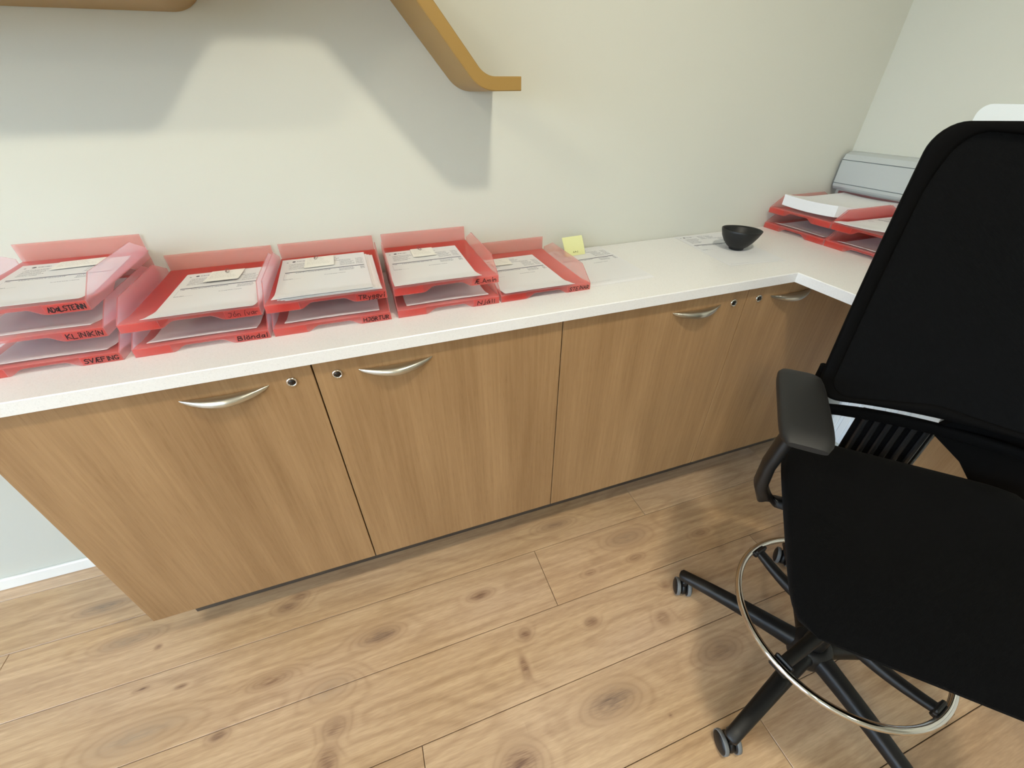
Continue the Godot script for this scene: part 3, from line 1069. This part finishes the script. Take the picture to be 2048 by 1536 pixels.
func trays() -> void:
	var z := 0.0045
	var p := 0.0555
	# five stacks along the back wall: x of each, writing from the bottom up
	var stacks := [[0.001, ["SVÆFING", "KLiNiKiN", "ADaLSTEiNN"], "leftmost stack of three"], [0.2735, ["Blöndal", "Jón Ívar"], "second stack from the left"], [0.5345, ["HJÖRTUR", "TRyggvi"], "middle stack"], [0.8030, ["Njáll", "Æ.Amin"], "fourth stack from the left"], [1.0610, ["STEiNAR"], ""]]
	var read := {"SVÆFING": "SVÆFING", "KLiNiKiN": "KLÍNÍKIN", "ADaLSTEiNN": "ADALSTEINN", "Blöndal": "Blöndal", "Jón Ívar": "Jón Ívar", "HJÖRTUR": "HJÖRTUR", "TRyggvi": "Tryggvi", "Njáll": "Njáll", "Æ.Amin": "Æ. Amin", "STEiNAR": "STEINAR"}
	for s in stacks:
		for k in s[1].size():
			var place := "single tray at the right end of the row" if s[2] == "" else ("%s tray of the %s" % [["bottom", "top" if s[1].size() == 2 else "middle", "top"][k], s[2]])
			place_tray(Vector3(s[0], TOP + k * p, z), 0.0, "red letter tray marked %s, %s" % [read[s[1][k]], place], s[1][k], "red letter trays along the wall", 0.0011 if s[1][k] == "Jón Ívar" else 0.0018)
	# what lies in the lower ones
	for q in [[0.001, 0, "SVÆFING"], [0.001, 1, "KLÍNÍKIN"], [0.2735, 0, "Blöndal"], [0.5345, 0, "HJÖRTUR"], [0.8030, 0, "Njáll"]]:
		tray_sheet("paper_sheet", Vector3(q[0], TOP + q[1] * p, z), 0.024, 0.229, 0.02, 0.297, 0.0, M.paper, "blank white paper lying in the lower red tray marked %s" % q[2], "papers in the lower trays")
	# forms in the top trays: offset in the tray, x0, x1, back, length, skew
	var a := Vector3(0.001, TOP + 2 * p, z)
	tray_sheet("form_sheet", a, 0.030, 0.236, 0.036, 0.297, 0.0, M.form, "printed form with cream slip in the top tray marked ADALSTEINN", "printed forms in the trays", 0.02)
	slip(a + Vector3(0.135, 0.0155, 0.034), 0.09, 0.06, 0.08, "cream slip on the form in the tray marked ADALSTEINN", 0.001)
	var b := Vector3(0.2735, TOP + p, z)
	tray_sheet("form_sheet", b, 0.050, 0.256 - 0.008, 0.048, 0.297, 0.0, M.form, "printed form with curling slip in the top tray marked Jón Ívar", "printed forms in the trays", -0.004)
	slip(b + Vector3(0.145, 0.0155, 0.05), 0.075, 0.085, -0.02, "curling cream slip on the form in the tray marked Jón Ívar", 0.004)
	clip(b + Vector3(0.145, 0.0185, 0.062), 0.2, "paper clip on the form in the tray marked Jón Ívar")
	var c := Vector3(0.5345, TOP + p, z)
	for k in 3:
		var dx: float = [0.026, 0.018, 0.011][k]
		tray_sheet("paper_sheet", c, 0.016 + dx, 0.216 + dx, 0.048 - k * 0.002, 0.295, k * 0.0014, M.paper, "white sheet under the form in the tray marked Tryggvi, %s of the three" % ["lowest", "middle", "uppermost"][k], "sheets under the form in the tray marked Tryggvi", 0.006)
	tray_sheet("form_sheet", c, 0.014, 0.222, 0.032, 0.302, 0.0048, M.form, "printed form lying on a thick pile in the top tray marked Tryggvi", "printed forms in the trays", 0.008)
	slip(c + Vector3(0.103, 0.0205, 0.036), 0.072, 0.085, 0.02, "cream slip on the form in the tray marked Tryggvi", 0.001)
	clip(c + Vector3(0.095, 0.0235, 0.047), -0.1, "paper clip on the form in the tray marked Tryggvi")
	var d := Vector3(0.8030, TOP + p, z)
	tray_sheet("form_sheet", d, 0.004, 0.207, 0.046, 0.297, 0.0004, M.form, "printed form with square slip in the top tray marked Æ. Amin", "printed forms in the trays", 0.0)
	slip(d + Vector3(0.107, 0.0162, 0.046), 0.062, 0.075, 0.0, "square cream slip on the form in the tray marked Æ. Amin", 0.001)
	clip(d + Vector3(0.103, 0.0188, 0.052), 0.1, "paper clip on the form in the tray marked Æ. Amin")
	var e := Vector3(1.0610, TOP, z)
	tray_sheet("form_sheet", e, 0.007, 0.198, 0.044, 0.297, 0.0, M.form, "printed form in the single red tray marked STEINAR", "printed forms in the trays", 0.004)
	slip(e + Vector3(0.078, 0.0155, 0.052), 0.062, 0.06, -0.03, "small slip on the form in the tray marked STEINAR", 0.001)

	# two stacks in the corner, their fronts towards the room's left
	for s in 2:
		for k in 2:
			place_tray(Vector3(2.5735, TOP + k * p, 0.012 + 0.257 * s), -PI / 2, "red letter tray in the corner, %s of the stack %s" % [["bottom", "top"][k], ["nearest the back wall", "half hidden by the chair"][s]], "", "red letter trays in the corner")
	for s in 2:
		tray_sheet("paper_sheet", Vector3(2.5735, TOP, 0.012 + 0.257 * s), 0.03, 0.236, 0.02, 0.297, 0.0, M.paper, ["white paper in the bottom corner tray next to the back wall", "white paper in the bottom corner tray behind the chair"][s], "papers in the lower corner trays", 0.0, "paper", 0.0006, -PI / 2)
	var pile := begin(true)
	var at := Vector3(2.5735, TOP + p, 0.012)
	var fpile := func(u: float, v: float) -> Vector3:
		var zz := 0.02 + v * 0.303
		return Vector3(0.040 + u * 0.208, rise(zz) + 0.0365 + 0.010 * smoothstep(0.55, 1.0, v) + 0.004 * (u - 0.5) * (u - 0.5) * 4.0, zz)
	sheet(pile, fpile, 8, 20, 0.035)
	single("paper_stack", pile, M.paper, "thick white paper pile overfilling the top corner tray by the trunking", "paper stack", at, -PI / 2)
	var curl := begin(true)
	var fcurl := func(u: float, v: float) -> Vector3:
		var zz := 0.045 + v * 0.296
		return Vector3(0.01 + u * 0.206, rise(minf(zz, TD)) + 0.004 + 0.045 * pow(clampf(u, 0, 1), 2.2) * (1.0 - 0.75 * v) + 0.004 * v, zz)
	sheet(curl, fcurl, 14, 14, 0.0012)
	tray_proto.free()
	single("form_sheet", curl, M.form, "curling printed form in the top corner tray behind the chair", "paper", Vector3(2.5735, TOP + p, 0.269), -PI / 2)


# ------------------------------------------------------------------ loose paper, notes, bowl
func loose_things() -> void:
	for k in 2:
		var st := begin(true)
		var len := 0.297
		sheet(st, func(u, v): return Vector3(u * 0.205, 0.0008 + 0.0006 * k, v * len), 2, 2, 0.0005)
		single("form_sheet", st, M.form if k == 1 else M.paper, ["white sheet just showing below the form beside the STEINAR tray", "printed form lying on the worktop beside the STEINAR tray"][k], "paper", Vector3([1.3215, 1.3165][k], TOP, [0.026, 0.012][k]), [0.012, 0.03][k])
	# yellow note stuck to the form, its free end standing up
	var y := begin(true)
	sheet(y, func(u, v): return Vector3((u - 0.5) * 0.074, 0.0526 * (1.0 - v) - 0.006 * sin(v * PI), 0.030 * v + 0.006 * sin(v * PI)), 4, 10, 0.0004)
	var yn := single("sticky_note", y, M.yellow, "pale yellow sticky note standing up from the form near the wall", "sticky note", Vector3(1.398, TOP + 0.0025, 0.040), 0.08)
	var w := handwriting("22j", 0.018, 0.007, 0.0009)
	var wr := part("lettering", w, M.ink, yn)
	wr.transform = Transform3D(Basis(Vector3(1, 0, 0), -0.9), Vector3(-0.008, 0.010, 0.0285))
	# form under the bowl
	var st2 := begin(true)
	sheet(st2, func(u, v): return Vector3(u * 0.203, 0.0008 + 0.0015 * u * u * (1.0 - v), v * 0.318), 4, 4, 0.0005)
	single("form_sheet", st2, M.form, "printed form under the small black bowl", "paper", Vector3(1.832, TOP, 0.004), -0.105)
	# bowl with a slanting rim
	var b := begin(true)
	var prof := [[0.0005, 0.003], [0.019, 0.003], [0.0205, 0.0], [0.0225, 0.0005], [0.0235, 0.005], [0.034, 0.013], [0.046, 0.027], [0.055, 0.043], [0.0605, 0.060], [0.0615, 0.0665], [0.0600, 0.0675], [0.0580, 0.061], [0.0525, 0.0445], [0.0435, 0.029], [0.032, 0.0155], [0.018, 0.009], [0.0005, 0.0075]]
	var rings := []
	for q in prof:
		var r := PackedVector3Array()
		for j in 56:
			var a := -TAU * j / 56.0
			var h: float = q[1]
			var t: float = clampf(h / 0.0675, 0, 1)
			# one side sweeps out to a lip, the other stands steeper
			var lip := pow(maxf(0.0, cos(a - 0.25)), 2.0)
			var rr: float = q[0] * (1.0 + 0.20 * lip * t * t - 0.03 * t)
			r.append(Vector3(rr * cos(a), h * (1.0 - 0.13 * t * t * (0.5 + 0.5 * cos(a - 0.25))), rr * sin(a)))
		rings.append(r)
	loft(b, rings, false)
	single("bowl", b, M.bowl, "small matt black bowl with slanting rim on a printed form", "bowl", Vector3(1.936, TOP + 0.0022, 0.196), 0.35)


# ------------------------------------------------------------------ the chair
func chair() -> void:
	var t := thing("drafting_chair", "black mesh-backed drafting chair with chrome foot ring and five castors", "chair", Vector3(1.702, 0, 1.055), -PI / 4)
	# base: hub and five legs
	var hub := begin(true)
	lathe(hub, [[0.024, 0.060], [0.046, 0.062], [0.050, 0.075], [0.050, 0.112], [0.044, 0.124], [0.030, 0.128], [0.024, 0.126]], 36)
	part("hub", hub, M.black, t)
	for deg in [-50.0, -122.0, 166.3, 94.0, 22.0]:
		var a := deg_to_rad(deg - 45.0)
		var dir := Vector3(cos(a), 0, sin(a))
		var path := []
		var rad := []
		for k in 13:
			var u := k / 12.0
			var r := lerpf(0.035, 0.352, u)
			path.append(dir * r + Vector3(0, lerpf(0.098, 0.082, u) + 0.006 * sin(u * PI), 0))
			rad.append(Vector2(lerpf(0.026, 0.0165, pow(u, 0.6)), lerpf(0.026, 0.0145, u)))
		path.append(dir * 0.3565 + Vector3(0, 0.0805, 0))
		rad.append(Vector2(0.011, 0.010))
		var lg := begin(true)
		tube(lg, path, rad, 16, false, Vector3.UP, 3.0)
		part("leg", lg, M.black, t)
		# castor: stem, hood, two wheels with grey tyres
		var c := dir * 0.338
		var turn := {-50.0: -0.5, -122.0: -0.15, 166.3: 0.1, 94.0: 0.6, 22.0: -0.3}[deg] as float
		var cs := begin(true)
		var axis := Basis(Vector3.UP, 0.45 + turn)
		var ax := Transform3D(axis, c + Vector3(0, 0.0275, 0))
		var lie := Transform3D(Basis(Vector3(0, 0, 1), PI / 2), Vector3.ZERO)
		lathe(cs, [[0.0001, -0.006], [0.022, -0.006], [0.0235, 0.0], [0.022, 0.006], [0.0001, 0.006]], 24, ax * lie)
		box(cs, Vector3(-0.008, 0.006, -0.012), Vector3(0.008, 0.038, 0.012), 0.004, ax)
		tube(cs, [c + Vector3(0, 0.05, 0), c + Vector3(0, 0.078, 0)], [0.006], 10, false, Vector3.RIGHT)
		var castor := part("castor", cs, M.black, t)
		for s in [-1.0, 1.0]:
			var wh := begin(true)
			var wx: Transform3D = ax * Transform3D(Basis.IDENTITY, Vector3(s * 0.0165, 0, 0)) * lie
			lathe(wh, [[0.0001, -0.0085], [0.020, -0.0085], [0.0255, -0.005], [0.0265, 0.0], [0.0255, 0.005], [0.020, 0.0085], [0.0001, 0.0085]], 28, wx)
			part("wheel", wh, M.black, castor)
			var ty := begin(true)
			lathe(ty, [[0.0250, -0.0052], [0.0270, -0.0050], [0.0277, -0.003], [0.0277, 0.003], [0.0270, 0.0050], [0.0250, 0.0052], [0.0250, -0.0052]], 32, wx)
			part("tyre", ty, M.tyre, castor)
	# gas column
	var col := begin(true)
	lathe(col, [[0.0255, 0.10], [0.0255, 0.36], [0.024, 0.362], [0.016, 0.362]], 28)
	part("column", col, M.black, t)
	var rod := begin(true)
	lathe(rod, [[0.0145, 0.35], [0.0145, 0.57]], 24)
	part("piston", rod, M.chrome, t)
	# foot ring
	var ring_y := 0.262
	var rp := []
	for k in 96:
		var a := TAU * k / 96
		rp.append(Vector3(cos(a) * 0.2255, ring_y, sin(a) * 0.2255))
	var rg := begin(true)
	tube(rg, rp, [0.0085], 14, true)
	var dx := Vector3(-0.012, 0, -0.016)      # the ring sits a little off the base's own centre
	var fr := part("foot_ring", rg, M.chrome, t)
	var cl := begin(true)
	lathe(cl, [[0.0262, 0.20], [0.036, 0.20], [0.040, 0.212], [0.040, 0.262], [0.037, 0.272], [0.0262, 0.274]], 32)
	part("ring_collar", cl, M.black, t)
	for deg in [81.0, 171.0, -99.0, -9.0]:
		var a := deg_to_rad(deg - 45.0)
		var dir := Vector3(cos(a), 0, sin(a))
		var sp := begin(true)
		var path := []
		var rad := []
		for k in 11:
			var u := k / 10.0
			path.append(dir * lerpf(0.032, 0.214, u) + Vector3(0, lerpf(0.232, ring_y - 0.004, u) - 0.012 * sin(u * PI), 0))
			rad.append(Vector2(lerpf(0.017, 0.013, u), lerpf(0.019, 0.009, u)))
		tube(sp, path, rad, 12, false, Vector3.UP, 3.0)
		part("ring_arm", sp, M.black, t)
		var cp := begin()
		var bx := Transform3D(Basis(Vector3.UP, -a), dir * 0.2255 + Vector3(0, ring_y, 0))
		box(cp, Vector3(-0.018, -0.0135, -0.021), Vector3(0.0085, 0.0025, 0.021), 0.003, bx)
		box(cp, Vector3(-0.018, 0.0, -0.021), Vector3(-0.009, 0.0125, 0.021), 0.003, bx)
		part("ring_clip", cp, M.black, t)
	# mechanism under the seat
	var me := begin()
	box(me, Vector3(-0.075, 0.545, -0.13), Vector3(0.075, 0.595, 0.10), 0.012)
	box(me, Vector3(-0.20, 0.572, -0.06), Vector3(0.20, 0.594, 0.02), 0.006)
	part("mechanism", me, M.black, t)
	# seat cushion
	var rings := []
	var n := 22
	for k in n + 1:
		var u := k / float(n)
		var fz := lerpf(-0.215, 0.305, u)
		var ends := pow(maxf(0.0, 1.0 - pow(absf(u * 2.0 - 1.0), 7.0)), 0.5)
		var half := 0.237 * (0.80 + 0.20 * pow(maxf(0.0, 1.0 - pow(absf(u * 2.0 - 1.0), 4.5)), 0.5))
		var drop := 0.022 * smoothstep(0.72, 1.0, u)
		var top := 0.655 - drop + 0.006 * smoothstep(0.25, 0.0, u)
		var th := 0.058 * maxf(ends, 0.10)
		var mid := 0.655 - drop - 0.030
		var r := PackedVector3Array()
		for j in 40:
			var a := TAU * j / 40.0
			var ca := cos(a)
			var sa := sin(a)
			var px := half * signf(ca) * pow(absf(ca), 0.42)
			var py := th * 0.5 * signf(sa) * pow(absf(sa), 0.55)
			if sa > 0:
				py -= 0.010 * (1.0 - pow(absf(px) / half, 2.0)) * ends
			r.append(Vector3(px, mid + py, fz))
		rings.append(r)
	var se := begin(true)
	loft(se, rings, true)
	part("seat", se, M.fabric, t)
	# backrest frame: a ring of bent bar, and the net inside it
	var plane := func(l: float, y: float) -> Vector3:
		var u := (y - 0.78) / 0.53
		var back := -0.195 - 0.052 * u - 0.02 * sin(u * PI) * 0.6
		return Vector3(l, y, back + 0.035 * pow(absf(l) / 0.23, 2.0))
	var outline := []
	var corners := [[0.2265, 1.312, 0.045, 0], [-0.2265, 1.312, 0.045, 1], [-0.223, 0.780, 0.056, 2], [0.223, 0.780, 0.056, 3]]
	for c in corners:
		var r: float = c[2]
		var cx: float = c[0] - r * signf(c[0])
		var cy: float = c[1] - r * (1.0 if c[1] > 1.0 else -1.0)
		for j in 9:
			var a: float = PI / 2 * c[3] + PI / 2 * j / 8.0
			outline.append(Vector2(cx + r * cos(a), cy + r * sin(a)))
	# more points along the long edges
	var dense := []
	for k in outline.size():
		var p: Vector2 = outline[k]
		var q: Vector2 = outline[(k + 1) % outline.size()]
		var m := maxi(1, int(p.distance_to(q) / 0.03))
		for j in m:
			dense.append(p.lerp(q, j / float(m)))
	var rr := []
	for k in dense.size():
		var p: Vector2 = dense[k]
		var w := 0.026 if p.y < 1.2 else lerpf(0.026, 0.040, smoothstep(1.2, 1.3, p.y))
		var cen := Vector2(0, clampf(p.y, 0.86, 1.24))
		var inn: Vector2 = p.move_toward(cen, w)
		var a: Vector3 = plane.call(p.x, p.y)
		var b: Vector3 = plane.call(inn.x, inn.y)
		var dd := Vector3(0, 0, 0.009)
		rr.append(PackedVector3Array([a + dd * 0.55, a.lerp(b, 0.18) + dd, a.lerp(b, 0.8) + dd, b + dd * 0.4, b - dd * 0.6, a.lerp(b, 0.8) - dd, a.lerp(b, 0.18) - dd, a - dd * 0.55]))
	var bf := begin(true)
	loft(bf, rr, false, true)
	part("back_frame", bf, M.matt_black, t)
	var net := begin(true)
	var rows := 24
	var cols := 16
	for k in rows:
		for j in cols:
			var pts := []
			for q in [[j, k], [j + 1, k], [j + 1, k + 1], [j, k + 1]]:
				var ny := lerpf(0.790, 1.304, q[1] / float(rows))
				var half := 0.215
				if ny > 1.267:
					half = 0.178 + sqrt(maxf(0.0, 0.038 * 0.038 - (ny - 1.267) * (ny - 1.267)))
				elif ny < 0.836:
					half = 0.165 + sqrt(maxf(0.0, 0.050 * 0.050 - (ny - 0.836) * (ny - 0.836)))
				pts.append(plane.call(lerpf(-half, half, q[0] / float(cols)), ny) + Vector3(0, 0, 0.001))
			net.set_smooth_group(1)
			quad(net, pts[0], pts[1], pts[2], pts[3])
			net.set_smooth_group(2)
			var dn := Vector3(0, 0, -0.003)
			quad(net, pts[0] + dn, pts[3] + dn, pts[2] + dn, pts[1] + dn)
	part("back_net", net, M.net, t)
	# yoke below the net, the ribbed upright that carries it, and the bracket at its side
	var yk := begin(true)
	var yp := []
	var yr := []
	for k in 17:
		var u := -1.0 + k / 8.0
		yp.append(Vector3(u * 0.215, 0.719 + 0.006 * u * u, -0.250 + 0.045 * u * u))
		yr.append(Vector2(0.010, 0.0145 - 0.004 * u * u))
	tube(yk, yp, yr, 12, false, Vector3.UP, 3.0)
	for s in [-1.0, 1.0]:
		tube(yk, [Vector3(s * 0.212, 0.74, -0.207), Vector3(s * 0.219, 0.785, -0.19), Vector3(s * 0.219, 0.85, -0.192)], [Vector2(0.010, 0.012)], 10, false, Vector3.BACK)
	part("yoke", yk, M.matt_black, t)
	var up := begin()
	box(up, Vector3(-0.088, 0.585, -0.272), Vector3(0.061, 0.722, -0.258), 0.004)
	box(up, Vector3(-0.07, 0.555, -0.272), Vector3(0.035, 0.585, -0.08), 0.006)
	part("upright", up, M.matt_black, t)
	for k in 6:
		var rb := begin()
		var lx := -0.080 + k * 0.0235
		box(rb, Vector3(lx, 0.60, -0.2585), Vector3(lx + 0.012, 0.712, -0.2475), 0.003)
		part("rib", rb, M.black, t)
	var bk := begin()
	prism(bk, PackedVector2Array([Vector2(0.055, 0.730), Vector2(0.075, 0.765), Vector2(0.262, 0.780), Vector2(0.30, 0.575), Vector2(0.17, 0.595), Vector2(0.125, 0.648), Vector2(0.055, 0.702)]), -0.262, -0.244)
	part("back_bracket", bk, M.matt_black, t)
	# arms: pad and bent support on each side
	for s in [-1.0, 1.0]:
		var pr := []
		for k in 15:
			var u := k / 14.0
			var fz := lerpf(-0.155, 0.105, u)
			var e := pow(maxf(0.0, 1.0 - pow(absf(u * 2.0 - 1.0), 5.0)), 0.5)
			var half := 0.045 * (0.72 + 0.28 * e)
			var th := 0.030 * (0.35 + 0.65 * e)
			var r := PackedVector3Array()
			for j in 24:
				var a := TAU * j / 24.0
				r.append(Vector3(s * 0.270 + half * signf(cos(a)) * pow(absf(cos(a)), 0.55), 0.838 - 0.006 * pow(u, 4.0) + th * 0.5 * signf(sin(a)) * pow(absf(sin(a)), 0.6), fz))
			pr.append(r)
		var pad := begin(true)
		loft(pad, pr, true)
		part("arm_pad", pad, M.arm_pad, t)
		var su := begin(true)
		tube(su, [Vector3(s * 0.268, 0.83, -0.01), Vector3(s * 0.276, 0.77, 0.0), Vector3(s * 0.285, 0.69, 0.0), Vector3(s * 0.283, 0.63, 0.0), Vector3(s * 0.268, 0.598, 0.0), Vector3(s * 0.24, 0.583, -0.005), Vector3(s * 0.15, 0.58, -0.01)], [Vector2(0.024, 0.013), Vector2(0.024, 0.013), Vector2(0.024, 0.013), Vector2(0.024, 0.014), Vector2(0.023, 0.014), Vector2(0.022, 0.012), Vector2(0.022, 0.012)], 16, false, Vector3(s, 0.3, 0), 3.0)
		part("arm_support", su, M.black, t)
	# ring and its fittings sit on the column
	fr.position = Vector3.ZERO
